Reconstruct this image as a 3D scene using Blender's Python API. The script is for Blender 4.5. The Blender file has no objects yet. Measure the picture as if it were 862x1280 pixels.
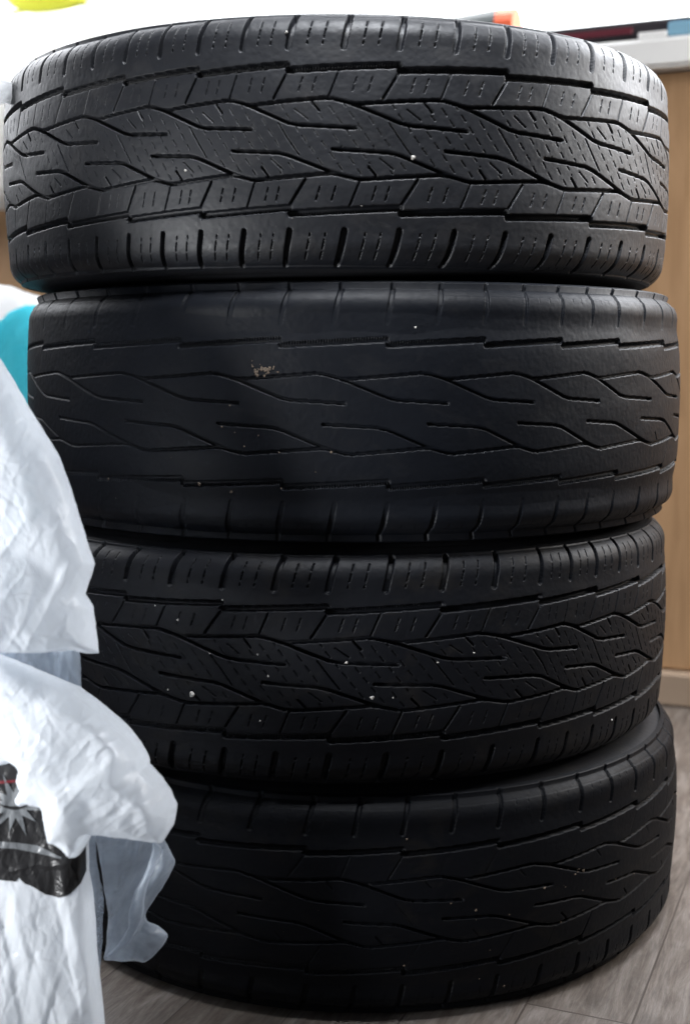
import bpy, math, random
import numpy as np
from mathutils import Vector
from mathutils.geometry import delaunay_2d_cdt

random.seed(7)
RNG = np.random.default_rng(11)
scene = bpy.context.scene
COL = scene.collection

# ------------------------------------------------------------------ camera
FPX, W, H = 1576.0, 862.0, 1280.0
CAM_Z, PITCH = 0.598, math.radians(6.74)
CP, SP = math.cos(PITCH), math.sin(PITCH)
CAM = np.array([0.0, 0.0, CAM_Z])
FWD = np.array([0.0, CP, -SP])
UPV = np.array([0.0, SP, CP])
RGT = np.array([1.0, 0.0, 0.0])


def U(px, py, d):
    """point seen at photo pixel (px, py), d metres along the optical axis"""
    return CAM + FWD * d + RGT * ((px - W / 2) * d / FPX) + UPV * ((H / 2 - py) * d / FPX)


def U_arr(px, py, d):
    px = np.asarray(px, float); py = np.asarray(py, float); d = np.broadcast_to(d, px.shape)
    return CAM + FWD * d[:, None] + RGT * ((px - W / 2) * d / FPX)[:, None] + UPV * ((H / 2 - py) * d / FPX)[:, None]


def px_on_y(px, py, y):
    """point of the vertical plane y = const seen at photo pixel (px, py)"""
    r = FWD + RGT * ((px - W / 2) / FPX) + UPV * ((H / 2 - py) / FPX)
    return CAM + r * (y / r[1])


cam_data = bpy.data.cameras.new("camera")
cam = bpy.data.objects.new("camera", cam_data)
COL.objects.link(cam)
cam.location = CAM
cam.rotation_euler = (math.pi / 2 - PITCH, 0, 0)
cam_data.sensor_fit = 'VERTICAL'
cam_data.sensor_height = 36.0
cam_data.lens = 36.0 * FPX / H
cam_data.clip_start = 0.02
cam_data.clip_end = 60
cam_data.dof.use_dof = True
cam_data.dof.focus_distance = 1.18
cam_data.dof.aperture_fstop = 4.4
scene.camera = cam


# ------------------------------------------------------------------ helpers
def tag(o, label=None, cat=None, group=None, kind=None):
    if label: o["label"] = label
    if cat: o["category"] = cat
    if group: o["group"] = group
    if kind: o["kind"] = kind
    return o


def empty(name, loc):
    o = bpy.data.objects.new(name, None)
    o.empty_display_size = 0.05
    o.location = loc
    COL.objects.link(o)
    return o


def mesh_obj(name, verts, faces, mat, parent=None, smooth=True):
    me = bpy.data.meshes.new(name)
    me.from_pydata([tuple(map(float, v)) for v in verts], [], [tuple(map(int, f)) for f in faces])
    me.update()
    if smooth:
        me.polygons.foreach_set("use_smooth", np.ones(len(me.polygons), dtype=bool))
    if mat: me.materials.append(mat)
    o = bpy.data.objects.new(name, me)
    COL.objects.link(o)
    if parent: o.parent = parent
    return o


def grid_obj(name, V, mat, parent=None, wrap=True):
    """V: (nu, nv, 3) array of points -> quad mesh, wrapped round in u"""
    nu, nv = V.shape[:2]
    i = np.arange(nu if wrap else nu - 1)[:, None]
    j = np.arange(nv - 1)[None, :]
    a = i * nv + j
    b = ((i + 1) % nu) * nv + j
    q = np.stack([a, b, b + 1, a + 1], -1).reshape(-1, 4).astype(np.int32)
    me = bpy.data.meshes.new(name)
    me.vertices.add(nu * nv)
    me.vertices.foreach_set("co", V.reshape(-1).astype(np.float32))
    n = len(q)
    me.loops.add(n * 4)
    me.loops.foreach_set("vertex_index", q.reshape(-1))
    me.polygons.add(n)
    me.polygons.foreach_set("loop_start", np.arange(n, dtype=np.int32) * 4)
    me.polygons.foreach_set("use_smooth", np.ones(n, dtype=bool))
    me.update(calc_edges=True)
    me.materials.append(mat)
    o = bpy.data.objects.new(name, me)
    COL.objects.link(o)
    if parent: o.parent = parent
    return o


def vnoise(x, y, seed, px=0):
    """smooth value noise, optional period px in x"""
    r = np.random.default_rng(seed)
    N = 256
    T = r.random((N, N))
    xi = np.floor(x).astype(int); yi = np.floor(y).astype(int)
    fx = x - xi; fy = y - yi
    fx = fx * fx * (3 - 2 * fx); fy = fy * fy * (3 - 2 * fy)
    m = px if px else N
    x0, x1 = xi % m % N, (xi + 1) % m % N
    y0, y1 = yi % N, (yi + 1) % N
    return (T[x0, y0] * (1 - fx) + T[x1, y0] * fx) * (1 - fy) + (T[x0, y1] * (1 - fx) + T[x1, y1] * fx) * fy


# ------------------------------------------------------------------ materials
class NT:
    def __init__(s, name):
        s.m = bpy.data.materials.new(name); s.m.use_nodes = True
        s.t = s.m.node_tree; s.t.nodes.clear()
        s.out = s.n('ShaderNodeOutputMaterial')

    def n(s, typ, **kw):
        nd = s.t.nodes.new(typ)
        for k, v in kw.items():
            if hasattr(nd, k): setattr(nd, k, v)
            else: nd.inputs[k].default_value = v
        return nd

    def l(s, a, b): s.t.links.new(a, b)

    def coords(s, scale=(1, 1, 1), rot=(0, 0, 0), loc=(0, 0, 0), out='Object'):
        tc = s.n('ShaderNodeTexCoord'); mp = s.n('ShaderNodeMapping')
        mp.inputs['Scale'].default_value = scale
        mp.inputs['Rotation'].default_value = rot
        mp.inputs['Location'].default_value = loc
        s.l(tc.outputs[out], mp.inputs['Vector'])
        return mp.outputs['Vector']

    def noise(s, vec, scale, detail=4, rough=0.55, dist=0.0):
        nd = s.n('ShaderNodeTexNoise')
        nd.inputs['Scale'].default_value = scale
        nd.inputs['Detail'].default_value = detail
        nd.inputs['Roughness'].default_value = rough
        nd.inputs['Distortion'].default_value = dist
        s.l(vec, nd.inputs['Vector'])
        return nd.outputs['Fac']

    def ramp(s, fac, stops):
        r = s.n('ShaderNodeValToRGB')
        el = r.color_ramp.elements
        while len(el) < len(stops): el.new(0.5)
        for e, (p, c) in zip(el, stops):
            e.position = p
            e.color = (*c, 1) if isinstance(c, tuple) else (c, c, c, 1)
        s.l(fac, r.inputs['Fac'])
        return r.outputs['Color']

    def mix(s, fac, a, b, blend='MIX'):
        m = s.n('ShaderNodeMix', data_type='RGBA', blend_type=blend)
        for sock, v in ((m.inputs[0], fac), (m.inputs[6], a), (m.inputs[7], b)):
            if isinstance(v, (int, float)): sock.default_value = v
            elif isinstance(v, tuple): sock.default_value = (*v, 1)
            else: s.l(v, sock)
        return m.outputs[2]

    def bump(s, h, dist, strength=1.0, nrm=None):
        b = s.n('ShaderNodeBump')
        b.inputs['Strength'].default_value = strength
        b.inputs['Distance'].default_value = dist
        s.l(h, b.inputs['Height'])
        if nrm: s.l(nrm, b.inputs['Normal'])
        return b.outputs['Normal']

    def bsdf(s, col, rough, nrm=None, spec=0.5):
        p = s.n('ShaderNodeBsdfPrincipled')
        for key, v in (('Base Color', col), ('Roughness', rough), ('Specular IOR Level', spec)):
            if isinstance(v, (int, float)): p.inputs[key].default_value = v
            elif isinstance(v, tuple): p.inputs[key].default_value = (*v, 1)
            else: s.l(v, p.inputs[key])
        if nrm: s.l(nrm, p.inputs['Normal'])
        return p

    def done(s, shader):
        s.l(shader, s.out.inputs['Surface'])
        return s.m


def rubber(name, base, dust, dust_amt, rough, seed, spec=.2):
    k = NT(name)
    v = k.coords(loc=(seed, seed * 1.7, seed * .6))
    big = k.noise(v, 9, 5, .6)
    fine = k.noise(v, 160, 4, .65)
    c = k.mix(k.ramp(big, [(.35, 0.0), (.72, 1.0)]), base, tuple(x * 1.35 for x in base))
    # dusty smears
    sm = k.noise(k.coords(scale=(1, 1, 1.6), loc=(seed * 3, 0, 0)), 14, 9, .78, .6)
    dm = k.ramp(sm, [(.52, 0.0), (.70, dust_amt)])
    c = k.mix(dm, c, dust)
    # tiny pale grit
    vo = k.n('ShaderNodeTexVoronoi'); vo.inputs['Scale'].default_value = 75
    k.l(v, vo.inputs['Vector'])
    dot = k.ramp(vo.outputs['Distance'], [(.035, 1.0), (.06, 0.0)])
    pick = k.ramp(vo.outputs['Color'], [(.86, 0.0), (.90, 1.0)])
    dots = k.mix(1.0, dot, pick, 'MULTIPLY')
    c = k.mix(dots, c, (.13, .12, .11))
    r = k.ramp(k.mix(.5, big, fine), [(.3, rough - .07), (.7, rough + .10)])
    n1 = k.bump(fine, .0005, .55)
    n2 = k.bump(k.noise(v, 45, 5, .7), .0005, .25, n1)
    p = k.bsdf(c, r, n2, spec)
    return k.done(p.outputs['BSDF'])


def plastic(name, col, rough=.38, transl=.35, clear=0.0, fine=.0012, spec=.45):
    k = NT(name)
    v = k.coords()
    wr = k.noise(v, 38, 5, .6, .6)
    wr2 = k.noise(k.coords(scale=(1.6, 1.6, .55)), 120, 3, .55, 1.2)
    wv = k.n('ShaderNodeVectorMath', operation='MULTIPLY_ADD')
    wn = k.n('ShaderNodeTexNoise'); wn.inputs['Scale'].default_value = 16; k.l(v, wn.inputs['Vector'])
    k.l(wn.outputs['Color'], wv.inputs[0]); wv.inputs[1].default_value = (.05, .05, .05); k.l(v, wv.inputs[2])
    cr = k.n('ShaderNodeTexVoronoi', feature='DISTANCE_TO_EDGE'); cr.inputs['Scale'].default_value = 30
    k.l(wv.outputs[0], cr.inputs['Vector'])
    crease = k.ramp(cr.outputs['Distance'], [(.0, 1.0), (.10, 0.0)])
    nrm = k.bump(wr2, fine * .55, .5, k.bump(wr, fine * 2, .6, k.bump(crease, fine * .9, .45)))
    tint = k.mix(k.noise(v, 14, 3), col, tuple(x * .93 for x in col))
    p = k.bsdf(tint, rough, nrm, spec)
    t = k.n('ShaderNodeBsdfTranslucent')
    k.l(tint, t.inputs['Color']); k.l(nrm, t.inputs['Normal'])
    mx = k.n('ShaderNodeMixShader'); mx.inputs[0].default_value = transl
    k.l(p.outputs[0], mx.inputs[1]); k.l(t.outputs[0], mx.inputs[2])
    sh = mx.outputs[0]
    if clear:
        tr = k.n('ShaderNodeBsdfTransparent')
        m2 = k.n('ShaderNodeMixShader')
        k.l(k.ramp(k.noise(v, 11, 5, .6, .5), [(.35, clear * .35), (.66, min(.9, clear * 1.7))]), m2.inputs[0])
        k.l(sh, m2.inputs[1]); k.l(tr.outputs[0], m2.inputs[2])
        sh = m2.outputs[0]
    return k.done(sh)


def simple(name, col, rough=.5, nscale=30, var=.12, spec=.4, bump=.0006):
    k = NT(name)
    v = k.coords()
    f = k.noise(v, nscale, 4)
    c = k.mix(f, tuple(x * (1 - var) for x in col), tuple(min(1, x * (1 + var)) for x in col))
    p = k.bsdf(c, rough, k.bump(f, bump, .5), spec)
    return k.done(p.outputs[0])


def glow(name, col, strength):
    k = NT(name)
    e = k.n('ShaderNodeEmission'); e.inputs['Color'].default_value = (*col, 1); e.inputs['Strength'].default_value = strength
    return k.done(e.outputs[0])


def wood_panel():
    k = NT('brown_wood_veneer')
    v = k.coords(scale=(6, 6, .8))
    g = k.noise(v, 6, 6, .6, .8)
    g2 = k.noise(k.coords(scale=(40, 40, 1.5)), 5, 3)
    c = k.ramp(k.mix(.35, g, g2), [(.25, (.25, .145, .072)), (.5, (.37, .225, .120)), (.8, (.46, .29, .162))])
    p = k.bsdf(c, .5, k.bump(g2, .0005, .4), .35)
    return k.done(p.outputs[0])


PLANK_ROT = math.radians(23)


def floor_mat():
    k = NT('grey_wood_laminate')
    tc = k.n('ShaderNodeTexCoord')
    rot = k.n('ShaderNodeMapping')
    rot.inputs['Rotation'].default_value = (0, 0, PLANK_ROT + math.pi / 2)
    rot.inputs['Location'].default_value = (0.0, -.012, 0)
    k.l(tc.outputs['Object'], rot.inputs['Vector'])
    br = k.n('ShaderNodeTexBrick', offset=.37, offset_frequency=2)
    br.inputs['Scale'].default_value = 1
    br.inputs['Brick Width'].default_value = 1.1
    br.inputs['Row Height'].default_value = .098
    br.inputs['Mortar Size'].default_value = .0011
    br.inputs['Mortar Smooth'].default_value = .3
    br.inputs['Color1'].default_value = (0, 0, 0, 1); br.inputs['Color2'].default_value = (1, 1, 1, 1)
    br.inputs['Mortar'].default_value = (.5, .5, .5, 1)
    k.l(rot.outputs[0], br.inputs['Vector'])
    # grain runs along the plank (local x), shifted per plank
    sh = k.n('ShaderNodeVectorMath', operation='MULTIPLY_ADD')
    k.l(br.outputs['Color'], sh.inputs[0]); sh.inputs[1].default_value = (3.1, 1.7, 0.0)
    k.l(rot.outputs[0], sh.inputs[2])

    def stretched(sx, sy):
        m = k.n('ShaderNodeMapping'); m.inputs['Scale'].default_value = (sx, sy, 1)
        k.l(sh.outputs[0], m.inputs['Vector']); return m.outputs[0]
    g1 = k.noise(stretched(4.5, 26), 2.0, 8, .72, .8)
    g2 = k.noise(stretched(13, 150), 2.0, 5, .65, .3)
    kn = k.noise(stretched(4, 12), 2.2, 5, .7, 1.5)
    base = k.ramp(g1, [(.25, (.040, .031, .024)), (.45, (.108, .090, .077)), (.62, (.170, .151, .137)), (.82, (.25, .232, .218))])
    fine = k.ramp(g2, [(.30, .58), (.6, 1.0)])
    c = k.mix(.8, base, fine, 'MULTIPLY')
    blot = k.ramp(kn, [(.30, .55), (.55, 1.0)])
    c = k.mix(.8, c, blot, 'MULTIPLY')
    tone = k.ramp(br.outputs['Color'], [(0, (.80, .77, .74)), (1, (1.1, 1.1, 1.12))])
    c = k.mix(1.0, c, tone, 'MULTIPLY')
    c = k.mix(br.outputs['Fac'], c, (.045, .036, .030))
    hgt = k.mix(br.outputs['Fac'], g2, (0, 0, 0))
    r = k.ramp(g1, [(.3, .58), (.7, .42)])
    p = k.bsdf(c, r, k.bump(hgt, .0010, .5), .4)
    return k.done(p.outputs[0])


# ------------------------------------------------------------------ tyre tread relief
P_MM = 94.0
SMAX = 113.0
FLAT, RHO = 84.0, 24.0
R_T = 360.0


def tread_profile(s):
    """arc position s (mm) -> axial, radius, normal (axial, radial)"""
    a = np.abs(s); sg = np.sign(s)
    ph0 = math.radians(5)
    flat = a <= FLAT
    t = np.clip((a - FLAT) / RHO, 0, None)
    ph = ph0 + t
    ax = np.where(flat, a, FLAT + RHO * (np.sin(ph) - math.sin(ph0)))
    dr = np.where(flat, 3.6 * (a / FLAT) ** 2, 3.6 + RHO * (math.cos(ph0) - np.cos(ph)))
    slope = np.where(flat, ph0 * (a / FLAT), ph)
    return sg * ax, R_T - dr, sg * np.sin(slope), np.cos(slope)


def tread_features():
    F = []  # (polyline, half width mm, depth mm, wall softness mm, kind)

    def add(pl, w, d, soft=.8, kind='main'):
        F.append((pl, w, d, soft, kind))
        F.append(([(-u, -v) for u, v in pl], w, d, soft, kind))
    add([(.0, 56.2), (.985, 60.8)], 2.7, 8.5, 1.0)
    add([(.985, 60.8), (1.015, 56.2)], 1.8, 8, 1.0)
    add([(-.005, 55), (-.155, 33)], .95, 4.6)
    add([(.46, 57), (.355, 33)], .65, 4.2, .7)
    for u in (.12, .24, .60, .74):
        add([(u + .012, 50.0), (u - .005, 45.5)], .45, 3.6, .6, 'sipe')
        add([(u - .010, 43.5), (u - .026, 39.0)], .45, 3.6, .6, 'sipe')
    add([(.33, 33.2), (.40, 32.6), (.56, 29.0), (.63, 28.4), (1.33, 33.2)], 1.4, 8.4)
    add([(.50, 30.5), (.62, 26.8), (1.0, 13.2), (1.10, 11.2), (1.60, 8.6)], 1.4, 8.4)
    add([(1.215, 30), (1.28, 23.0)], .95, 5)
    add([(1.06, 24.5), (1.18, 16.0)], .45, 4, .6)
    F.append(([(.90, 13), (1.10, -13)], .5, 4.2, .6, 'main'))
    # shoulder slots and their dashed sipes
    for u in (.0, .5):
        add([(u - .004, 75), (u + .066, 107)], 2.5, 7.5, 1.0)
        for q in (.17, .31):
            for (v0, v1) in ((77.5, 79.5), (82.5, 90), (93, 100)):
                add([(u + q + (v0 - 78) * .0023, v0), (u + q + (v1 - 78) * .0023, v1)], .5, 5.4, .6, 'sipe')
    for q in range(10):
        add([(q / 10 + .02, 103.2), (q / 10 + .022, 104.6)], .5, 1.2, .6)
    return F


def seg_dist(UU, VV, p, q):
    ax, ay = p[0] * P_MM, p[1]; bx, by = q[0] * P_MM, q[1]
    dx, dy = bx - ax, by - ay
    L = dx * dx + dy * dy + 1e-9
    t = np.clip(((UU - ax) * dx + (VV - ay) * dy) / L, 0, 1)
    return np.hypot(UU - ax - t * dx, VV - ay - t * dy)


def sstep(x):
    x = np.clip(x, 0, 1)
    return x * x * (3 - 2 * x)


def make_tile(nu, nv):
    u = (np.arange(nu) / nu)[:, None] * P_MM
    v = np.linspace(-SMAX, SMAX, nv)[None, :]
    UU, VV = np.broadcast_arrays(u, v)
    h = np.zeros((nu, nv)); lip = np.full((nu, nv), 99.0)
    main = np.full((nu, nv), 99.0)
    g1 = np.full((nu, nv), 99.0)
    for pl, w, d, soft, kind in tread_features():
        D = np.full((nu, nv), 99.0)
        for a, b in zip(pl[:-1], pl[1:]):
            for sh in range(-3, 4):
                a2, b2 = (a[0] + sh, a[1]), (b[0] + sh, b[1])
                if max(a2[0], b2[0]) < -.25 or min(a2[0], b2[0]) > 1.25: continue
                D = np.minimum(D, seg_dist(UU, VV, a2, b2))
        h = np.minimum(h, -d * sstep((w + soft * .5 - D) / soft))
        if kind == 'main' and abs(pl[0][1]) < 40: main = np.minimum(main, D)
        if kind == 'main' and w > .9: lip = np.minimum(lip, D - w)
    # centre field of dashed sipes, parallel to the diagonal slit
    k = 20.0 / 26.0
    for i in range(1, 7):
        u0 = i / 7 * P_MM
        cx = u0 - VV * k * .94
        dd = np.abs(((UU - cx + P_MM / 2) % P_MM) - P_MM / 2) * .8
        ph = ((VV + i * 4.3 + 100) % 9.2)
        on = (ph < 5.6) & (np.abs(VV) < 29.5) & (main > 2.6)
        hh = -3.2 * sstep((.36 + .3 - dd) / .6) * on
        h = np.minimum(h, hh)
    # fine circumferential moulding lines at the shoulder edge
    for s0, w, d in ((107.8, .7, 1.2), (111.2, .5, .8)):
        h = np.minimum(h, -d * sstep((w + .4 - np.abs(np.abs(VV) - s0)) / .8))
    # rounded lips of worn block edges
    h2 = -.12 * np.exp(-np.clip(lip, 0, 9) / 1.1)
    # fine serrations on the outer wall of the wide grooves
    x = (UU / P_MM) % 1.0
    c_up = 56.2 + 4.6 * x + 1.6
    x2 = (-UU / P_MM) % 1.0
    c_dn = -(56.2 + 4.6 * x2 + 1.6)
    saw = .5 + .5 * np.cos(UU / 2.35 * 2 * np.pi)
    for c in (c_up, c_dn):
        m = np.exp(-((VV - c) / 1.0) ** 2)
        h = h + m * saw * 2.6 * (h < -1.5)
    return h, h2


def interp_tile(T, uf):
    n = T.shape[0]
    x = uf * n
    i = np.floor(x).astype(int) % n
    f = (x - np.floor(x))[:, None]
    return T[i] * (1 - f) + T[(i + 1) % n] * f


TILES = {}


def build_tyre(center, pitches, start, wear, seed, mat, side_mat, liner_mat, nv, nfine, label, tilt=(0, 0)):
    """pitches: list of pitch angles (deg) summing to 360; start: angle of the first step"""
    root = empty('tyre', center)
    root.rotation_euler = (tilt[0], tilt[1], 0)
    root.scale = (1, 1, SQUASH[CENT.index(center)])
    tag(root, label, 'tyre', 'stack of used tyres')
    key = (nfine, nv)
    if key not in TILES: TILES[key] = make_tile(nfine, nv)
    T, LIP = TILES[key]
    ang, uf = [], []
    th = start
    for p in pitches:
        mid = ((th + p / 2 + 180) % 360) - 180
        n = nfine if abs(mid) < 96 else max(10, nfine // 6)
        f = np.arange(n) / n
        ang.append(th + p * f); uf.append(f)
        th += p
    ang = np.radians(np.concatenate(ang)); uf = np.concatenate(uf)
    feat = interp_tile(T, uf); lip = interp_tile(LIP, uf)
    s = np.linspace(-SMAX, SMAX, nv)
    A = (np.degrees(ang) % 360)[:, None] + 0 * s[None, :]
    S = s[None, :] + 0 * A
    base, var, shoulder, left = wear
    nz = vnoise(A / 30, S / 55 + 50, seed, 12) - .5
    nz2 = vnoise(A / 7.5, S / 22 + 50, seed + 1, 48) - .5
    w = base + var * (nz * 1.5 + nz2 * .7) + shoulder * np.exp(-((np.abs(S) - 74) / 13) ** 2)
    w = w + left * sstep((-18 - ((A + 180) % 360 - 180)) / 25)  # second and bottom tyre: dim light at left put into shallower grooves
    w = np.clip(w, 0, 7.3)
    w = np.where(np.abs(S) > 98, np.minimum(np.maximum(w, 1.35 * base - .8), 6.9), w)
    w = np.where(np.abs(S) > 108, np.minimum(w, .2 + .1 * base), w)
    micro = (vnoise(A * 2.0, S / 3 + 60, seed + 2, 720) - .5) * .14 + (vnoise(A / 1.5, S / 8 + 60, seed + 3, 240) - .5) * .07
    h = np.minimum(-w, feat) + w * .0 + base + micro + lip * np.clip(1 - base / 6, .2, 1)
    ax, r, na, nr = tread_profile(s)
    rad = (r[None, :] + h * nr[None, :]) / 1000
    axl = (ax[None, :] + h * na[None, :]) / 1000
    V = np.stack([rad * np.sin(ang)[:, None], -rad * np.cos(ang)[:, None], axl], -1)
    grid_obj('tread', V, mat, root)
    # sidewalls, each with its moulded rings and bead
    ax_e, r_e, _, _ = tread_profile(np.array([SMAX]))
    prof = [(ax_e[0] - .6, r_e[0] + .4), (106.6, 330), (108.3, 322), (108.2, 320.5), (109.6, 318), (111.0, 305), (112.0, 292), (112.0, 284), (111.0, 282.6),
            (111.2, 281), (109.5, 268), (105, 252), (103.6, 250), (103.8, 248.5), (98, 236), (93, 231), (92, 224), (89, 219), (80, 217)]
    nseg = 256
    t = np.linspace(0, 2 * np.pi, nseg, endpoint=False)
    for sg in (1, -1):
        V = np.array([[(rr / 1000 * math.sin(a), -rr / 1000 * math.cos(a), sg * x / 1000) for x, rr in (prof if sg < 0 else prof[::-1])] for a in t])
        grid_obj('sidewall', V, side_mat, root)
    inner = [(80, 217), (84, 232), (98, 262), (102, 290), (96, 325), (70, 341), (0, 346), (-70, 341), (-96, 325), (-102, 290), (-98, 262), (-84, 232), (-80, 217)]
    V = np.array([[(rr / 1000 * math.sin(a), -rr / 1000 * math.cos(a), x / 1000) for x, rr in inner] for a in t[::2]])
    grid_obj('inner_liner', V, liner_mat, root)
    return root


def pitch_seq(fixed_start, fixed, seed):
    """complete the visible pitches to a full turn"""
    r = random.Random(seed)
    rest = 360 - sum(fixed)
    n = round(rest / 15)
    ps = [r.uniform(12.6, 16.8) for _ in range(n)]
    k = rest / sum(ps)
    return [*fixed, *[p * k for p in ps]], fixed_start


def on_tyre(center, px, py, off=0.0):
    """local point on the tread of a tyre seen at the photo pixel, and its outward angle"""
    d = FWD + RGT * ((px - W / 2) / FPX) + UPV * ((H / 2 - py) / FPX)
    ox, oy = CAM[0] - center[0], CAM[1] - center[1]
    R = R_T / 1000 - .0015
    for _ in range(4):
        a = d[0] ** 2 + d[1] ** 2; b = 2 * (ox * d[0] + oy * d[1]); c = ox * ox + oy * oy - R * R
        t = (-b - math.sqrt(max(0, b * b - 4 * a * c))) / (2 * a)
        p = CAM + d * t
        z = p[2] - center[2]
        ax = np.linspace(0, SMAX, 200); pa, pr, _, _ = tread_profile(ax)
        R = float(np.interp(abs(z) * 1000, pa, pr)) / 1000 + off
    return np.array([p[0] - center[0], p[1] - center[1], z / SQUASH[CENT.index(center)]]), math.atan2(p[0] - center[0], -(p[1] - center[1]))


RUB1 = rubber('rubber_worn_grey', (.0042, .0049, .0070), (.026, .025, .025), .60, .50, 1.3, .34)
RUB2 = rubber('rubber_smooth_shaded', (.0024, .0032, .0052), (.013, .013, .014), .60, .51, 4.1, .15)  # this and the next two: shade lower down put into darker base colours
RUB3 = rubber('rubber_shaded', (.0028, .0033, .0049), (.016, .014, .012), .60, .52, 7.7, .16)
RUB4 = rubber('rubber_dusty_shaded', (.0020, .0024, .0036), (.011, .0095, .008), .60, .55, 9.9, .10)  # darkest base, for the deep shade at the bottom
SIDE = rubber('rubber_sidewall', (.014, .0145, .017), (.034, .033, .032), .6, .55, 2.2)
LINER = simple('rubber_liner', (.012, .012, .013), .6)

HT = .2243
# each tyre is squashed a little by those above it, the bottom one most
SQUASH = [1.0, 1.045, .99, .957]
CENT = []
zb_ = .0006
for k_, x_ in ((3, .018), (2, .0), (1, .008), (0, -.010)):
    CENT.insert(0, (x_, 1.44, zb_ + HT * SQUASH[k_] / 2))
    zb_ += HT * SQUASH[k_]

p1, s1 = pitch_seq(-86, [15, 14, 13.5, 12.9, 12, 12.6, 15, 15.6, 15.6, 16.9, 16.3, 15.5], 1)
s1 = -18.6 - (15 + 14 + 13.5 + 12.9 + 12)
p2, s2 = pitch_seq(18.6, [12.7, 12.2, 15.5, 14], 2)
p3, s3 = pitch_seq(30, [11.5, 12.5, 14], 3)
p4, s4 = pitch_seq(20, [15, 14, 14], 4)
# (base wear mm, variation mm, extra wear on the shoulder rib mm, left groove fading mm)
TYRES = [
    build_tyre(CENT[0], p1, s1, (.9, 1.3, .3, 1.6), 21, RUB1, SIDE, LINER, 340, 150,
               'topmost tyre of the stack, with crisp zigzag tread and a white pebble in it'),
    build_tyre(CENT[1], p2, s2, (4.9, 1.1, 2.3, 2.7), 22, RUB2, SIDE, LINER, 340, 150,
               'second tyre from the top, worn almost smooth, with a brown dirt scuff'),
    build_tyre(CENT[2], p3, s3, (1.4, 1.3, .6, .8), 23, RUB3, SIDE, LINER, 320, 140,
               'third tyre from the top, deep zigzag tread flecked with white specks'),
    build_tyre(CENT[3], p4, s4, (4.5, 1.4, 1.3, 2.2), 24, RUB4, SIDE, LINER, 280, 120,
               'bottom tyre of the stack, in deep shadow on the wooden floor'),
]

STONE = simple('pale_stone', (.46, .44, .41), .8, 300, .25)
MUD = simple('dried_mud', (.115, .088, .066), .95, 250, .4)


def pebble(tyre, c, px, py, r, mat, name='stuck_pebble', flat=.6):
    loc, a = on_tyre(c, px, py)
    n = np.array([math.sin(a), -math.cos(a), 0.0]); t = np.array([math.cos(a), math.sin(a), 0.0]); z = np.array([0, 0, 1.0])
    rr = random.Random(int(px * 7 + py))
    vs, fs = [], []
    nu, nv = 9, 6
    k1, k2, ph = rr.uniform(.75, 1.25), rr.uniform(.75, 1.25), rr.uniform(0, 6)
    for j in range(nv + 1):
        v = math.pi * j / nv
        for i in range(nu):
            u = 2 * math.pi * i / nu
            w = r * (1 + .16 * math.sin(3 * u + ph) + rr.uniform(-.1, .1))
            vs.append(loc + t * (w * k1 * math.sin(v) * math.cos(u)) + z * (w * k2 * math.sin(v) * math.sin(u)) + n * (w * flat * math.cos(v)))
    for j in range(nv):
        for i in range(nu):
            fs.append((j * nu + i, j * nu + (i + 1) % nu, (j + 1) * nu + (i + 1) % nu, (j + 1) * nu + i))
    return mesh_obj(name, vs, fs, mat, tyre)


for px, py, r in ((516, 197, .0024), (232, 213, .0013), (358, 40, .0012), (452, 257, .0008), ):
    pebble(TYRES[0], CENT[0], px, py, r, STONE)
for px, py, r in ((519, 409, .0009), (697, 655, .0008)):
    pebble(TYRES[1], CENT[1], px, py, r, STONE)
for px, py, r in ((433, 828, .0019), (465, 872, .0022), (240, 868, .0027), (491, 872, .0013), (592, 816, .0011), (335, 845, .0013), (322, 818, .0013),
                  (222, 775, .0013), (210, 862, .0009), (764, 900, .0013), (325, 901, .0012), (194, 757, .0010), (262, 817, .0009),
                  (547, 828, .0009), (278, 750, .0008), ):
    pebble(TYRES[2], CENT[2], px, py, r * .85, STONE)
for px, py, r in ((508, 1049, .0011), (680, 1110, .0014), (563, 1129, .0012), (718, 1093, .0011), (505, 1207, .0010), (398, 1138, .0010)):
    pebble(TYRES[3], CENT[3], px, py, r, MUD)
rs = random.Random(5)


def scuff(tyre, c, x, y, sx, sy, n, name='dirt_scuff'):
    """a smear of dried mud, many small flakes in one mesh"""
    parts_v, parts_f = [], []
    for _ in range(n):
        o = pebble(tyre, c, x + rs.gauss(0, sx), y + rs.gauss(0, sy), rs.uniform(.0004, .0014), MUD, 'flake', .25)
        b = len(parts_v)
        parts_v += [tuple(v.co) for v in o.data.vertices]
        parts_f += [tuple(b + i for i in p.vertices) for p in o.data.polygons]
        m = o.data
        bpy.data.objects.remove(o); bpy.data.meshes.remove(m)
    o = mesh_obj(name, parts_v, parts_f, MUD, tyre)
    o['kind'] = 'stuff'


scuff(TYRES[1], CENT[1], 325, 462, 8, 3.4, 34)
scuff(TYRES[1], CENT[1], 300, 570, 45, 26, 16)
scuff(TYRES[3], CENT[3], 716, 1098, 12, 9, 30)
scuff(TYRES[3], CENT[3], 640, 1120, 60, 40, 20)


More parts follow.
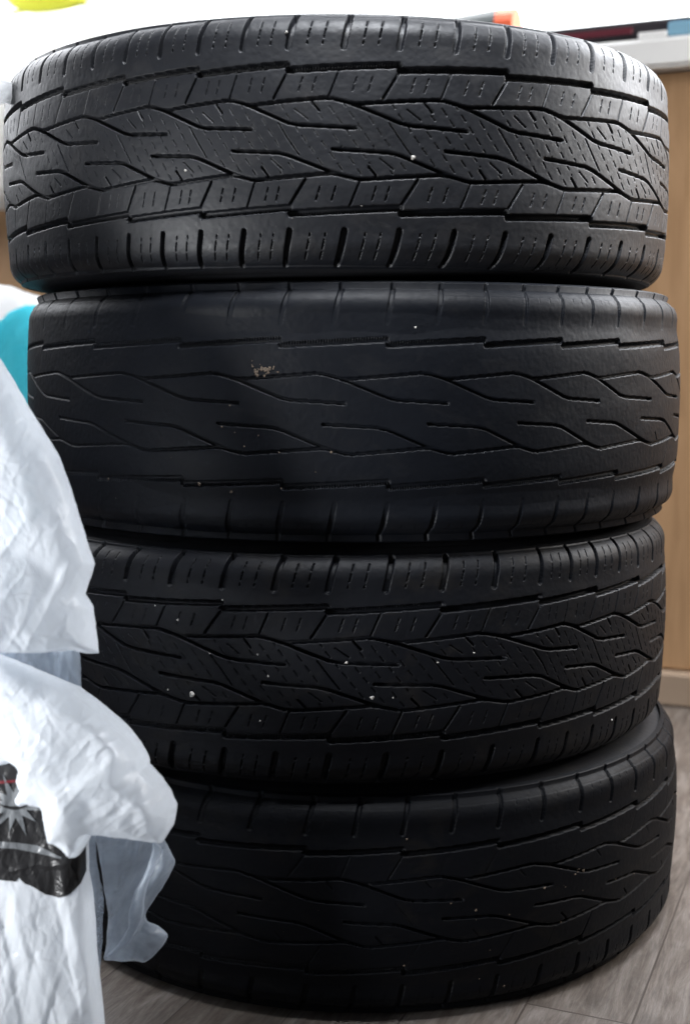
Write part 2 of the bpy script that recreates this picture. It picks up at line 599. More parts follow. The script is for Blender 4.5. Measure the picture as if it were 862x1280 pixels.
# ------------------------------------------------------------------ plastic bags
def tri_interp(pts, hs, X, Y, edges=()):
    """piecewise-linear height over scattered control points -> crisp folded facets"""
    vv, _, ff, ov, _, _ = delaunay_2d_cdt([Vector(p) for p in pts], list(edges), [], 0, 1e-6)
    hv = []
    for k, o in enumerate(ov):
        hv.append(hs[o[0]] if o else 0)
    X = np.asarray(X, float); Y = np.asarray(Y, float); out = np.zeros(X.shape); done = np.zeros(X.shape, bool)
    for f in ff:
        (x0, y0), (x1, y1), (x2, y2) = (vv[i] for i in f)
        m = ~done & (X >= min(x0, x1, x2) - 1e-6) & (X <= max(x0, x1, x2) + 1e-6) & (Y >= min(y0, y1, y2) - 1e-6) & (Y <= max(y0, y1, y2) + 1e-6)
        if not m.any(): continue
        den = (y1 - y2) * (x0 - x2) + (x2 - x1) * (y0 - y2)
        if abs(den) < 1e-9: continue
        a = ((y1 - y2) * (X - x2) + (x2 - x1) * (Y - y2)) / den
        b = ((y2 - y0) * (X - x2) + (x0 - x2) * (Y - y2)) / den
        c = 1 - a - b
        m &= (a > -1e-5) & (b > -1e-5) & (c > -1e-5)
        out[m] = (a * hv[f[0]] + b * hv[f[1]] + c * hv[f[2]])[m]
        done |= m
    return out


def crumple(X, Y, cell, seed, sx=1.0, sy=1.0, rot=0.0):
    """random crumpled facets in [-1, 1], cells stretched by sx, sy"""
    r = np.random.default_rng(seed)
    c, s = math.cos(rot), math.sin(rot)
    XX = (X * c + Y * s) / (cell * sx); YY = (-X * s + Y * c) / (cell * sy)
    # sites on one fixed lattice, so that film and print see the same folds
    cxs = [(x * c + y * s) / (cell * sx) for x in (-700, 310) for y in (80, 1420)]
    cys = [(-x * s + y * c) / (cell * sy) for x in (-700, 310) for y in (80, 1420)]
    gx, gy = np.meshgrid(np.arange(math.floor(min(cxs)), math.ceil(max(cxs)) + 1.0), np.arange(math.floor(min(cys)), math.ceil(max(cys)) + 1.0))
    px = (gx + r.uniform(-.45, .45, gx.shape)).ravel(); py = (gy + r.uniform(-.45, .45, gy.shape)).ravel()
    hs = r.uniform(-1, 1, len(px))
    ok = (px > XX.min() - 2.5) & (px < XX.max() + 2.5) & (py > YY.min() - 2.5) & (py < YY.max() + 2.5)
    wx = .16 * np.sin(YY * 2.1 + seed) + .1 * np.sin(XX * 3.3 + 2 * seed)
    wy = .16 * np.sin(XX * 1.9 + seed) + .1 * np.sin(YY * 3.1 + 2 * seed)
    return tri_interp(list(zip(px[ok], py[ok])), list(hs[ok]), XX + wx, YY + wy)


def soft(fn, X, Y, r):
    """rounds the creases of a faceted relief over a radius r"""
    acc = fn(X, Y) * 1.0; n = 1
    for k in range(10):
        a = k * 2.39996; q = r * math.sqrt((k + .7) / 10)
        acc = acc + fn(X + q * math.cos(a), Y + q * math.sin(a)); n += 1
    return acc / n


def wrinkle(X, Y, cell, seed, sx=1.0, sy=1.0, rot=0.0, power=7):
    """thin wandering creases, 0..1"""
    c, s_ = math.cos(rot), math.sin(rot)
    A = (X * c + Y * s_) / (cell * sx) + 40; B = (-X * s_ + Y * c) / (cell * sy) + 40
    A2 = A + 1.1 * (vnoise(A * .7, B * .7, seed + 5) - .5); B2 = B + 1.1 * (vnoise(A * .7 + 9, B * .7, seed + 6) - .5)
    n = vnoise(A2, B2, seed) * .7 + vnoise(A2 * 2.1, B2 * 2.1, seed + 1) * .3
    m = np.clip(vnoise(A * .45, B * .45, seed + 2) * 2.2 - .5, 0, 1)
    return (1 - np.clip(np.abs(2 * n - 1) * 1.3, 0, 1)) ** power * m


def poly_dist(poly, X, Y):
    d = np.full(X.shape, 1e9)
    for (ax, ay), (bx, by) in zip(poly, poly[1:] + poly[:1]):
        dx, dy = bx - ax, by - ay
        t = np.clip(((X - ax) * dx + (Y - ay) * dy) / (dx * dx + dy * dy + 1e-9), 0, 1)
        d = np.minimum(d, np.hypot(X - ax - t * dx, Y - ay - t * dy))
    return d


def inside(poly, X, Y):
    r = np.zeros(X.shape, bool)
    for (ax, ay), (bx, by) in zip(poly, poly[1:] + poly[:1]):
        c = ((ay > Y) != (by > Y))
        xx = (bx - ax) * (Y - ay) / ((by - ay) if by != ay else 1e-9) + ax
        r ^= c & (X < xx)
    return r


def smooth_poly(poly, it=1):
    for _ in range(it):
        q = []
        for a, b in zip(poly, poly[1:] + poly[:1]):
            q.append((a[0] * .78 + b[0] * .22, a[1] * .78 + b[1] * .22)); q.append((a[0] * .22 + b[0] * .78, a[1] * .22 + b[1] * .78))
        poly = q
    return poly


def ragged_poly(poly, amp):
    """small irregular nicks and waves along a film's edge"""
    q = []
    run = 0.0
    for a, b in zip(poly, poly[1:] + poly[:1]):
        L = math.hypot(b[0] - a[0], b[1] - a[1])
        n = max(1, int(L / 3.5))
        nx, ny = (b[1] - a[1]) / (L + 1e-9), -(b[0] - a[0]) / (L + 1e-9)
        for i in range(n):
            t = i / n
            d = run + L * t
            o = amp * (1.0 * math.sin(d * .21 + 1.3 * math.sin(d * .077)) + .6 * math.sin(d * .53 + 2 * math.sin(d * .19)) + .35 * math.sin(d * 1.13))
            q.append((a[0] + (b[0] - a[0]) * t + nx * o, a[1] + (b[1] - a[1]) * t + ny * o))
        run += L
    return q


def tri_sheet(poly, g):
    """triangulated fill of an outline; returns x, y, faces, and the count of outline points"""
    B = []
    for a, b in zip(poly, poly[1:] + poly[:1]):
        n = max(1, int(math.hypot(b[0] - a[0], b[1] - a[1]) / g))
        for i in range(n): B.append((a[0] + (b[0] - a[0]) * i / n, a[1] + (b[1] - a[1]) * i / n))
    xs = np.arange(float(min(p[0] for p in poly)), max(p[0] for p in poly), g)
    ys = np.arange(float(min(p[1] for p in poly)), max(p[1] for p in poly), g)
    X, Y = np.meshgrid(xs, ys)
    X = X.copy(); X[1::2] += g / 2
    X, Y = X.ravel(), Y.ravel()
    ok = inside(poly, X, Y) & (poly_dist(poly, X, Y) > g * .6)
    pts = [Vector(b) for b in B] + [Vector((x, y)) for x, y in zip(X[ok], Y[ok])]
    nb = len(B)
    vv, _, ff, ov, _, _ = delaunay_2d_cdt(pts, [(i, (i + 1) % nb) for i in range(nb)], [], 1, 1e-5)
    xs = np.array([v[0] for v in vv]); ys = np.array([v[1] for v in vv])
    keep = []
    cx = np.array([(xs[f[0]] + xs[f[1]] + xs[f[2]]) / 3 for f in ff]); cy = np.array([(ys[f[0]] + ys[f[1]] + ys[f[2]]) / 3 for f in ff])
    ins = inside(poly, cx, cy)
    keep = [tuple(f) for f, k in zip(ff, ins) if k]
    return xs, ys, keep


def film(name, poly, depth, hfun, mat, parent, g=2.2, puff=30, puff_k=26, back=.55, it=1, origin=(0, 0, 0), ragged=.22):
    """a closed plastic bag body: front and back skins meeting at the outline"""
    if it: poly = smooth_poly(poly, it)
    if ragged: poly = ragged_poly(poly, ragged)
    X, Y, F = tri_sheet(poly, g)
    e = poly_dist(poly, X, Y)
    t = np.clip(e / puff_k, 0, 1)
    pil = np.sqrt(1 - (1 - t) ** 2)
    edge = np.clip(e / 7, 0, 1)
    hf = puff * pil + hfun(X, Y) * edge
    hb = -back * puff * pil - 1.0 * edge
    hf = np.maximum(hf, hb + .6 * edge)
    sc = depth / FPX
    P0 = U_arr(X, Y, depth) - np.array(origin, float)
    Vf = P0 - FWD * (hf * sc)[:, None]
    Vb = P0 - FWD * (hb * sc)[:, None]
    rim = e < 1e-3
    n = len(X)
    idx = np.where(rim, np.arange(n), np.arange(n) + n)
    faces = [tuple(f) for f in F]
    # image y points down: flip so that the front skin faces the camera
    fr = [(a, c, b) for a, b, c in faces]
    bk = [(idx[a], idx[b], idx[c]) for a, b, c in faces]
    o = mesh_obj(name, np.concatenate([Vf, Vb]), fr + bk, mat, parent)
    return o


def decal(name, poly, depth, hfun, mat, parent, lift, g=2.0, it=0, origin=(0, 0, 0)):
    """print on the film: thin ink layer that follows the film's own relief"""
    if it: poly = smooth_poly(poly, it)
    X, Y, F = tri_sheet(poly, g)
    sc = depth / FPX
    V = U_arr(X, Y, depth) - FWD * ((hfun(X, Y) + lift) * sc)[:, None] - np.array(origin)
    V2 = V + FWD * (.5 * sc)
    n = len(X)
    fr = [(a, c, b) for a, b, c in F]
    bk = [(a + n, b + n, c + n) for a, b, c in F]
    return mesh_obj(name, np.concatenate([V, V2]), fr + bk, mat, parent)


BAG = plastic('white_bag_film', (.78, .815, .86), .22, .55, .14, .0007)
BAG_SHADED = plastic('white_bag_film_thin_shaded', (.52, .59, .68), .28, .36, .56, .0008)  # thin film, its base colour also darkened for the shade it hangs in
PRINT = plastic('black_print_film', (.012, .012, .013), .30, .0, fine=.0016, spec=.5)
GREYINK = plastic('grey_print_film', (.105, .112, .12), .35, .0)
REDINK = plastic('red_print_film', (.09, .006, .010), .35, .0)
CYAN = plastic('turquoise_film', (.28, .88, .97), .3, .82)
BAGBACK = plastic('white_bag_film_far', (.90, .91, .92), .36, .80)

# --- upper bag
D1 = .98
c1 = [(-500, 430, 20), (-500, 560, 40), (-500, 690, 60), (-500, 830, 30), (-20, 445, 10), (0, 470, 14), (10, 540, 34), (0, 605, 38), (38, 584, 34), (74, 566, 6), (24, 560, 34), (52, 640, 28), (98, 640, 4),
      (30, 655, 34), (0, 676, 36), (45, 696, 31), (85, 735, 24), (112, 757, 4), (85, 690, 20), (119, 705, 0), (-60, 690, 44),
      (-60, 770, 86), (0, 775, 80), (45, 785, 62), (85, 790, 34), (124, 817, 0), (0, 816, 66), (60, 816, 40)]
e1 = [(13, 14), (14, 15), (15, 16), (16, 17), (7, 8), (8, 9)]


def h1(X, Y):
    q1 = [(p[0], p[1]) for p in c1] + [(-760, 200), (200, 200), (-760, 900), (200, 900)]; z1_ = [p[2] for p in c1] + [0, 0, 0, 0]
    b = soft(lambda x, y: tri_interp(q1, z1_, x, y), X, Y, 6.5)
    return (b * .85 + soft(lambda x, y: 2.4 * crumple(x, y, 46, 3, .55, 2.2, .45) + 1.7 * crumple(x, y, 40, 8, .5, 2.4, -.7), X, Y, 1.8)
            + .75 * crumple(X, Y, 13, 9, .6, 1.9, .25) + 1.5 * wrinkle(X, Y, 30, 301, .6, 2.2, .5, 6) - 1.0 * wrinkle(X, Y, 20, 305, .6, 2, -.6, 6))


b1 = U(0, 800, D1)
bag1 = empty('plastic_bag', b1)
tag(bag1, 'upper white plastic bag bulging beside the second and third tyres', 'plastic bag', 'white plastic bags beside the tyres')
out1 = [(-660, 270), (-500, 285), (-330, 310), (-200, 345), (-100, 404), (-40, 432), (0, 447), (16, 472), (40, 514), (60, 546), (73, 567), (86, 600), (98, 639), (108, 672), (119, 705), (114, 722), (107, 742), (117, 758), (121, 790), (124, 817), (108, 817), (94, 813), (50, 816), (0, 815), (-660, 815)]  # left end out of view stretched to keep the left lamp off the tyres
film('film', out1, D1, h1, BAG, bag1, puff=26, puff_k=30, it=0, origin=b1)

# --- crumpled lump with its hanging end
D2 = .99
c2 = [(-500, 800, 20), (-500, 880, 50), (-500, 960, 30), (0, 818, 8), (0, 868, 40), (40, 850, 30), (80, 880, 46), (100, 858, 10), (130, 900, 44), (160, 906, 6), (30, 900, 52), (40, 938, 60), (70, 925, 62),
      (86, 970, 66), (98, 1004, 66), (112, 1038, 42), (66, 1002, 42), (74, 1040, 40), (52, 978, 54), (92, 1068, 44), (57, 1041, 48), (54, 1010, 52),
      (150, 962, 62), (125, 985, 54), (146, 1005, 48), (120, 1020, 46), (170, 1046, 16), (190, 1000, 44), (195, 965, 24), (214, 1012, 10), (187, 950, 16), (200, 1040, 12), (25, 962, 52), (30, 980, 46), (0, 925, 44), (155, 930, 46)]
e2 = [(13, 14), (14, 15), (18, 21), (21, 20)]


def h2(X, Y):
    q2 = [(p[0], p[1]) for p in c2] + [(-760, 700), (300, 700), (-760, 1200), (300, 1200)]; z2_ = [p[2] for p in c2] + [0, 0, 0, 0]
    b = soft(lambda x, y: tri_interp(q2, z2_, x, y, e2), X, Y, 6.5)
    return (b * .9 + soft(lambda x, y: 2.6 * crumple(x, y, 42, 13, .6, 1.9, .7) + 2.0 * crumple(x, y, 34, 18, .55, 2.1, -.55), X, Y, 1.8)
            + .8 * crumple(X, Y, 12, 19, .6, 1.8, .9) + 1.7 * wrinkle(X, Y, 28, 321, .6, 2, .8, 6) - 1.1 * wrinkle(X, Y, 20, 325, .6, 2, -.5, 6))


b2 = U(60, 1040, D2)
bag2 = empty('plastic_bag', b2)
tag(bag2, 'crumpled white plastic bag bunched over the printed bag, against the third tyre', 'plastic bag', 'white plastic bags beside the tyres')
out2 = [(-620, 815), (0, 817), (40, 833), (70, 846), (100, 858), (130, 880), (160, 906), (176, 926), (187, 946), (188, 954), (204, 972), (214, 987), (222, 1005), (218, 1030), (203, 1053), (188, 1051), (175, 1049), (150, 1043), (118, 1036), (112, 1050),
        (101, 1070), (84, 1053), (66, 1043), (62, 1018), (59, 1002), (48, 999), (38, 1003), (29, 996), (27, 986), (33, 975), (30, 962), (34, 950), (26, 946), (14, 953), (0, 948), (-620, 935)]  # unseen left part widened as well to block that lamp
film('film', out2, D2, h2, BAG, bag2, puff=26, puff_k=26, it=0, origin=b2, g=2.0)


def h2b(X, Y):
    f = soft(lambda x, y: 6 * crumple(x, y, 28, 23, .6, 2.4, .38) + 2.6 * crumple(x, y, 13, 27, .6, 2.2, .3), X, Y, 1.6)
    return f + 9 * np.exp(-np.abs((X - 158 - (Y - 1100) * -.42) / 9)) + 5 * np.exp(-np.abs((X - 150 - (Y - 1080) * .02) / 6)) * (Y < 1110) + 5 * np.exp(-np.abs((Y - 1163 + (X - 190) * -.1) / 7)) * (X > 165)


out2b = [(113, 1026), (150, 1030), (175, 1036), (198, 1040), (208, 1053), (215, 1067), (220, 1077), (214, 1090), (207, 1104), (196, 1120), (184, 1137), (182, 1146), (185, 1152), (196, 1156), (204, 1162), (211, 1169),
         (206, 1179), (199, 1188), (190, 1197), (180, 1204), (171, 1201), (155, 1202), (138, 1201), (129, 1200), (133, 1184), (134, 1166), (136, 1143), (131, 1118), (126, 1080), (120, 1050)]
film('hanging_end', out2b, D2 + .035, h2b, BAG_SHADED, bag2, puff=4.5, puff_k=18, it=1, origin=b2, g=1.7)
strip = [(106, 1020), (119, 1030), (121, 1078), (127, 1106), (131, 1128), (128, 1150), (129, 1172), (126, 1198), (125, 1240), (121, 1240), (119, 1162), (114, 1111), (109, 1071)]
film('hanging_end', strip, D2 + .030, lambda X, Y: 3 * crumple(X, Y, 16, 29, .5, 2.5, .1), BAG_SHADED, bag2, puff=4, puff_k=8, it=1, origin=b2, g=1.7)
fold = [(192, 1050), (203, 1060), (201, 1070), (188, 1096), (181, 1120), (180, 1140), (176, 1155), (166, 1172), (150, 1189), (137, 1199), (131, 1197), (148, 1180), (161, 1160), (160, 1146), (166, 1120), (182, 1090), (190, 1068)]
film('fold', fold, D2 + .022, lambda X, Y: 3 * crumple(X, Y, 20, 31, .5, 2.5, .5), BAG_SHADED, bag2, puff=4, puff_k=10, it=1, origin=b2, g=1.7)
out2c = [(-200, 790), (60, 795), (96, 800), (101, 822), (102, 862), (80, 870), (0, 860), (-200, 860)]
film('bag_neck', out2c, D2 + .03, lambda X, Y: 5 * crumple(X, Y, 22, 33, .5, 2.5, 0) + 2 * crumple(X, Y, 9, 34, .5, 2.5, 0), BAG_SHADED, bag2, puff=8, puff_k=20, it=0, origin=b2)

# --- printed bag standing on the floor
D3 = 1.00
FLOOR_PY = 1352


def h3(X, Y):
    top = 26 * np.clip((Y - 960) / 380, 0, 1)
    low = np.clip((Y - 1085) / 60, 0, 1)
    f = (soft(lambda x, y: 6.5 * crumple(x, y, 40, 44, .55, 3.2, -.28) + 3.0 * crumple(x, y, 26, 45, .5, 2.6, .22), X, Y, 1.8)
         + .9 * crumple(X, Y, 12, 47, .6, 2.0, -.3) + 2.0 * wrinkle(X, Y, 24, 361, .6, 2.6, -.3, 6) - 1.4 * wrinkle(X, Y, 17, 365, .6, 2.2, .25, 6))
    return top + f * (.35 + .65 * low)


b3 = np.array([U(0, 1340, D3)[0], U(0, 1340, D3)[1], 0.0])
bag3 = empty('plastic_bag', b3)
tag(bag3, 'white plastic bag with a black printed band and grey sun emblem, on the floor', 'plastic bag', 'white plastic bags beside the tyres')
out3 = [(-600, 930), (0, 935), (60, 940), (100, 985), (111, 1030), (112, 1088), (117, 1115), (120, 1150), (122, 1190), (126, 1225), (130, 1262), (133, 1300), (136, 1345), (-600, 1345)]  # unseen left part widened so its shadow covers the floor
PUFF3, PK3 = 24, 30
film('film', out3, D3, h3, BAG, bag3, puff=PUFF3, puff_k=PK3, it=0, origin=b3, ragged=0)


def h3s(X, Y):
    e = np.where(inside(out3, X, Y), poly_dist(out3, X, Y), 0)
    t = np.clip(e / PK3, 0, 1)
    return PUFF3 * np.sqrt(1 - (1 - t) ** 2) + h3(X, Y) * np.clip(e / 7, 0, 1)


band = [(-130, 945), (0, 945), (58, 947), (97, 990), (109.5, 1032), (110.5, 1085), (107, 1096), (96, 1107), (81, 1112), (65, 1108), (50, 1098), (40, 1094), (33, 1087), (29, 1092), (0, 1089), (-130, 1084)]
decal('printed_band', band, D3, h3s, PRINT, bag3, 1.2, origin=b3)
star = []
SCX, SCY = 26, 1000
for i in range(24):
    a = math.pi * 2 * i / 24 + .16
    big = (i % 2 == 0)
    r = 15 if not big else (40 if (i // 2) % 2 == 0 else 32)
    star.append((SCX + r * 1.05 * math.cos(a), SCY + r * math.sin(a)))
em = decal('sun_emblem', star, D3, h3s, GREYINK, bag3, 2.4, g=1.6, origin=b3)
smile = [(SCX - 19 + 38 * i / 14, SCY - 2 + 7 * math.sin(math.pi * i / 14)) for i in range(15)] + [(SCX + 19 - 38 * i / 14, SCY - 2 + 3.6 * math.sin(math.pi * i / 14) - .3) for i in range(15)]
decal('dark_arc', smile, D3, h3s, PRINT, bag3, 3.6, g=1.6, origin=b3)
sw = [(-130, 1036), (0, 1042), (30, 1045), (55, 1049), (85, 1062), (84, 1064), (50, 1057), (28, 1052), (0, 1050.5), (-130, 1046)]
decal('grey_stripe', sw, D3, h3s, GREYINK, bag3, 2.4, g=1.6, origin=b3)
decal('red_stripe', [(-130, 974), (0, 971), (30, 969), (30, 972), (0, 974.5), (-130, 978)], D3, h3s, REDINK, bag3, 2.4, g=1.6, origin=b3)

# --- made-up white piece that bites a notch into the top tyre's left shoulder
DS = 1.243
bs = U(8, 118, DS)
notch_obj = empty('notch_piece', bs)
tag(notch_obj, 'added white piece making a notch at the left shoulder of the topmost tyre', 'added piece')
film('film', [(-8, 96), (10, 101), (20, 106), (26, 114), (28, 122), (24, 129), (16, 132), (8, 128), (-8, 134)], DS, lambda X, Y: 2 * crumple(X, Y, 9, 61), BAGBACK, notch_obj, puff=8, puff_k=10, it=1, g=1.6, origin=bs)

# ------------------------------------------------------------------ setting
# the room stands turned to the view: its far wall comes nearer towards the right
YAW = math.radians(-22.5)
PIV = np.array([.577, 2.17, 0.0])
WX = np.array([math.cos(YAW), math.sin(YAW), 0.0])      # along the wall
WY = np.array([-math.sin(YAW), math.cos(YAW), 0.0])     # into the wall


def on_wall(px, py, yl):
    """local (along, into, up) point of the wall-parallel plane yl seen at a photo pixel"""
    r = FWD + RGT * ((px - W / 2) / FPX) + UPV * ((H / 2 - py) / FPX)
    t = (yl - (CAM - PIV) @ WY) / (r @ WY)
    p = CAM + r * t - PIV
    return (float(p @ WX), yl, float(p[2]))


def wall_thing(name, loc):
    """Empty at a wall-frame point, turned with the wall"""
    o = empty(name, PIV + WX * loc[0] + WY * loc[1] + np.array([0, 0, loc[2]]))
    o.rotation_euler = (0, 0, YAW)
    return o


def box(name, lo, hi, mat, parent=None, bev=.004, origin=(0, 0, 0)):
    import bmesh
    bm = bmesh.new()
    bmesh.ops.create_cube(bm, size=1)
    for v in bm.verts:
        v.co = Vector([lo[i] + (hi[i] - lo[i]) * (v.co[i] + .5) - origin[i] for i in range(3)])
    if bev: bmesh.ops.bevel(bm, geom=bm.edges[:], offset=bev, segments=3, affect='EDGES')
    me = bpy.data.meshes.new(name); bm.to_mesh(me); bm.free()
    me.materials.append(mat)
    o = bpy.data.objects.new(name, me); COL.objects.link(o)
    if parent: o.parent = parent
    return o


FLOOR = floor_mat()
o = mesh_obj('floor', [(-4, -3, 0), (4, -3, 0), (4, 5, 0), (-4, 5, 0)], [(0, 1, 2, 3)], FLOOR, smooth=False)
tag(o, kind='structure')

WHITE = simple('white_paint', (.82, .82, .81), .45, 8, .03)
WOOD = wood_panel()
TRIM = simple('pale_skirting', (.30, .225, .165), .5, 20, .12)
SILL_Y = -.035
zl_top = on_wall(862, 42, SILL_Y)[2]
zl_bot = on_wall(862, 82, SILL_Y)[2]
pn = wall_thing('window_unit', (0, 0, 0))
tag(pn, 'bright window above a white sill and brown wooden panel behind the tyres', 'window')
for xa, xb in ((-2.6, -1.2), (-1.197, .205), (.208, 1.6)):
    box('wood_panel', (xa, 0, .062), (xb, .05, zl_bot), WOOD, pn, .003)
box('skirting', (-2.6, -.018, .0), (1.6, .05, .060), TRIM, pn, .004)
box('sill', (-2.6, SILL_Y, zl_bot + .002), (1.6, .36, zl_top), WHITE, pn, .006)
PANE = glow('daylit_pane', (.95, .98, 1.0), 3.6)
box('pane', (-2.6, .34, zl_top + .05), (1.6, .35, 2.5), PANE, pn, 0)
box('frame', (-2.6, .30, zl_top + .002), (1.6, .36, zl_top + .048), WHITE, pn, .004)

# things on and over the sill
DARK = simple('dark_plastic', (.022, .018, .022), .5)
RED = simple('dark_red_plastic', (.10, .012, .022), .5)
BLUE = simple('light_blue_plastic', (.22, .42, .56), .5)
ORANGE = simple('orange_plastic', (.75, .13, .05), .5)
DGREEN = simple('dark_green_plastic', (.03, .04, .038), .5)
YEL = plastic('yellow_green_cloth', (.84, .85, .24), .8, .5, 0, .0004, .1)
CURT = plastic('white_curtain_cloth', (.90, .90, .89), .8, .55, 0, .0004, .1)

y0 = -.02
loc = (on_wall(760, 40, y0)[0], y0, zl_top)
case = wall_thing('dark_case', loc)
tag(case, 'long dark flat case with a maroon stripe lying on the white sill', 'case')
x0, x1 = on_wall(648, 50, y0)[0], on_wall(1010, 40, y0)[0]
z1 = on_wall(862, 19, y0)[2]
box('body', (x0, y0, zl_top + .001), (x1, y0 + .16, z1), DARK, case, .006, loc)
box('stripe', (on_wall(690, 40, y0)[0], y0 - .003, zl_top + .012), (on_wall(790, 40, y0)[0], y0 + .004, z1 - .010), RED, case, .001, loc)
y1 = -.030
a0, a1 = on_wall(834, 27, y1), on_wall(905, 42, y1)
loc = ((a0[0] + a1[0]) / 2, y1, zl_top)
bl = wall_thing('blue_packet', loc)
tag(bl, 'small light blue packet on the sill in front of the dark case', 'packet')
box('body', (a0[0], y1, zl_top + .001), (a1[0], y0 - .004, a0[2]), BLUE, bl, .002, loc)
b0 = on_wall(797, 41, y1)
box('flap', (b0[0], y1 - .001, zl_top + .0005), (a0[0] - .001, y0 - .004, b0[2]), WHITE, bl, .001, loc)
ym = .0
g0, g1 = on_wall(560, 14, ym), on_wall(646, 40, ym)
zm = on_wall(600, 15, ym)[2]
loc = (g0[0], ym, zl_top)
pen = wall_thing('marker', loc)
tag(pen, 'dark green marker with an orange cap lying on the sill behind the topmost tyre', 'marker')


def tube(name, x0, x1, y, z, r0, r1, mat, parent, origin):
    n = 20; vs = []; fs = []
    for x, r in ((x0, 0), (x0, r0), (x1, r1), (x1, 0)):
        for i in range(n):
            t = 2 * math.pi * i / n
            vs.append((x - origin[0], y + r * math.cos(t) - origin[1], z + r * math.sin(t) - origin[2]))
    for k in range(3):
        for i in range(n):
            fs.append((k * n + i, k * n + (i + 1) % n, (k + 1) * n + (i + 1) % n, (k + 1) * n + i))
    return mesh_obj(name, vs, fs, mat, parent, smooth=False)


gr = max(.012, (zm - zl_top) / 2)
xm = on_wall(624, 16, ym)[0]
tube('barrel', g0[0], xm, ym, zl_top + gr, gr * .85, gr, DGREEN, pen, loc)
tube('cap', xm + .0005, g1[0], ym, zl_top + gr, gr, gr * .95, ORANGE, pen, loc)

# white curtain hanging over the left end of the panel
cy0 = -.09
xl, xr = on_wall(-260, 200, cy0)[0], on_wall(250, 200, cy0)[0]
zt = 2.3; zb = on_wall(10, 262, cy0)[2]
loc = ((xl + xr) / 2, cy0, zb)
cu = wall_thing('curtain', loc)
tag(cu, 'white curtain hanging at left over the brown panel, behind the tyres', 'curtain')
nu, nv = 160, 30
V = np.zeros((nu, nv, 3))
for i in range(nu):
    for j in range(nv):
        x = xl + (xr - xl) * i / (nu - 1)
        q = j / (nv - 1)
        V[i, j] = (x - loc[0], .012 * math.sin(x * 62 + .6 * math.sin(x * 23)) * (.55 + .45 * (1 - q)), (zt - zb) * q + .004 * math.sin(x * 40))
md = grid_obj('cloth', V, CURT, cu, wrap=False).modifiers.new('thickness', 'SOLIDIFY'); md.thickness = .002

# yellow-green cushion hung high in front of the curtain
yy = cy0 - .12
c0 = on_wall(60, -40, yy)
cush = wall_thing('cushion', c0)
tag(cush, 'yellow green cushion whose rounded lower edge shows at the top left corner', 'cushion')
n1, n2 = 40, 20
V = np.zeros((n1, n2, 3))
wx = (on_wall(112, 0, yy)[0] - on_wall(6, 0, yy)[0]) / 2
hz = c0[2] - on_wall(60, 13, yy)[2]
for i in range(n1):
    t = 2 * math.pi * i / n1
    for j in range(n2):
        p = -math.pi / 2 + math.pi * j / (n2 - 1)
        ct, st, cp_, sp_ = math.cos(t), math.sin(t), math.cos(p), math.sin(p)
        sq = lambda v, e: math.copysign(abs(v) ** e, v)
        V[i, j] = (wx * sq(ct, .6) * sq(cp_, .6), .05 * sp_, hz * sq(st, .6) * sq(cp_, .6))
grid_obj('cover', V, YEL, cush)
tube('seam', -wx * .86, wx * .86, 0, -hz * .93, .003, .003, YEL, cush, (0, 0, 0))

# turquoise and white bag standing behind the stack on the left
DB = 1.95
out4 = [(-140, 352), (0, 356), (12, 357), (40, 368), (70, 374), (95, 395), (100, 480), (100, 760), (-140, 760)]
bb = U(0, 760, DB)
bag4 = empty('plastic_bag', bb)
tag(bag4, 'turquoise and white plastic bag behind the left side of the second tyre', 'plastic bag', 'white plastic bags beside the tyres')


def h4(X, Y): return 6 * crumple(X, Y, 40, 71) + 3 * crumple(X, Y, 18, 72)


film('film', out4, DB, h4, BAGBACK, bag4, puff=22, puff_k=30, it=0, origin=bb, g=4)


def h4s(X, Y):
    e = np.where(inside(out4, X, Y), poly_dist(out4, X, Y), 0)
    t = np.clip(e / 30, 0, 1)
    return 22 * np.sqrt(1 - (1 - t) ** 2) + h4(X, Y) * np.clip(e / 7, 0, 1)


decal('turquoise_print', [(-130, 428), (-20, 420), (8, 405), (20, 392), (44, 384), (70, 390), (85, 410), (92, 480), (92, 740), (-130, 740)], DB, h4s, CYAN, bag4, 2.0, g=4, it=1, origin=bb)

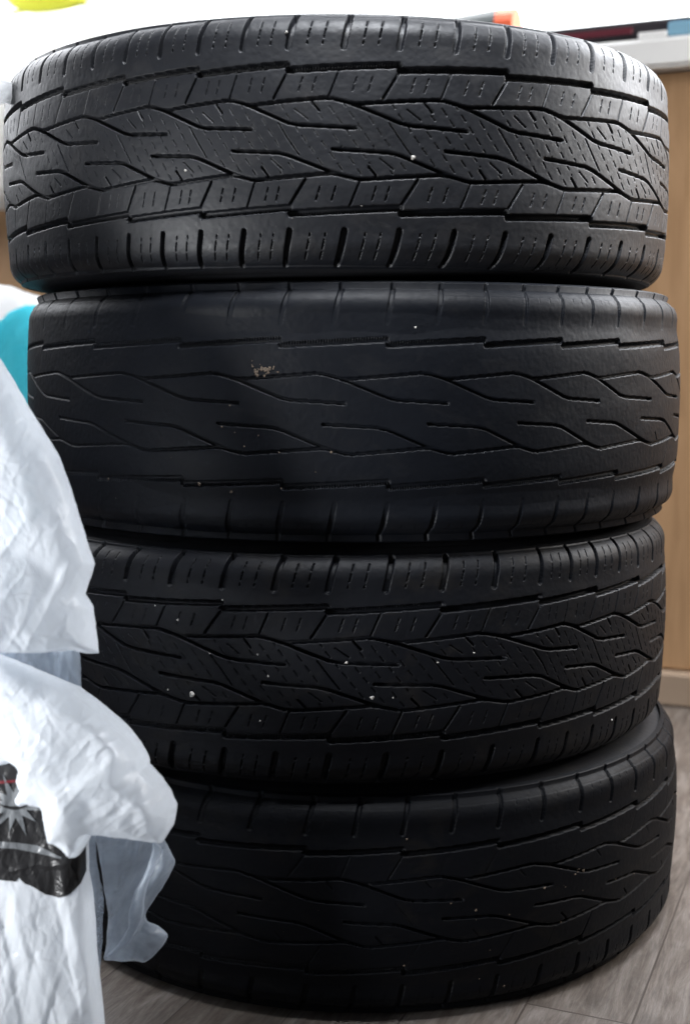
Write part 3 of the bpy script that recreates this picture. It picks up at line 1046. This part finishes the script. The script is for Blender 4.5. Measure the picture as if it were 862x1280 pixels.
# room shell behind the camera so that reflections have something to see
WALLM = simple('wall_paint', (.42, .42, .43), .8, 6, .04)
o = box('wall', (-4, -3.05, 0), (4, -3.0, 2.7), WALLM, None, 0); tag(o, kind='structure')


# ------------------------------------------------------------------ light
def area(name, loc, aim, sx, sy_, power, col, spread=180):
    d = bpy.data.lights.new(name, 'AREA'); d.shape = 'RECTANGLE'; d.size = sx; d.size_y = sy_; d.energy = power; d.color = col; d.spread = math.radians(spread)
    o = bpy.data.objects.new(name, d); COL.objects.link(o)
    o.location = loc
    o.rotation_euler = (Vector(aim) - Vector(loc)).to_track_quat('-Z', 'Y').to_euler()
    return o


area('window_light', (1.35, 2.05, 1.55), (.1, 1.3, .65), 1.1, 1.0, 82, (.93, .95, 1.0))
area('window_light', (-.1, 2.45, 1.95), (0, 1.2, .85), 2.0, 1.0, 60, (.93, .95, 1.0))
area('window_light', (-1.25, 2.15, 1.50), (-.2, 1.35, .85), .9, .9, 25, (.93, .95, 1.0))
area('panel_fill_right', (1.60, 1.40, 1.20), (1.0, 1.90, .75), .6, .6, 21, (1.0, .97, .93), 120)  # added fill that lifts the panel, sill and floor at right
area('bag_fill_left', (-1.00, .50, .42), (-.40, 1.0, .38), .28, .28, 5.0, (.97, .985, 1.0), 60)  # added narrow lamp brightening the bags, no real fixture here
area('top_fill', (.12, .93, 1.75), (.06, 1.33, .9), .6, .6, 6.8, (.92, .95, 1.0), 36)  # added fill aimed at the top tyre's shoulder, stands for no fixture

wd = bpy.data.worlds.new("World"); scene.world = wd
wd.use_nodes = True
bg = wd.node_tree.nodes.get('Background') or wd.node_tree.nodes.new('ShaderNodeBackground')
bg.inputs['Color'].default_value = (.62, .72, .95, 1)
bg.inputs['Strength'].default_value = .035

scene.view_settings.view_transform = 'Standard'
scene.view_settings.look = 'None'
scene.view_settings.exposure = 0
scene.view_settings.gamma = 1
scene.view_settings.use_curve_mapping = False
scene.render.engine = 'CYCLES'
scene.cycles.use_denoising = True
scene.cycles.max_bounces = 8
scene.cycles.transparent_max_bounces = 12
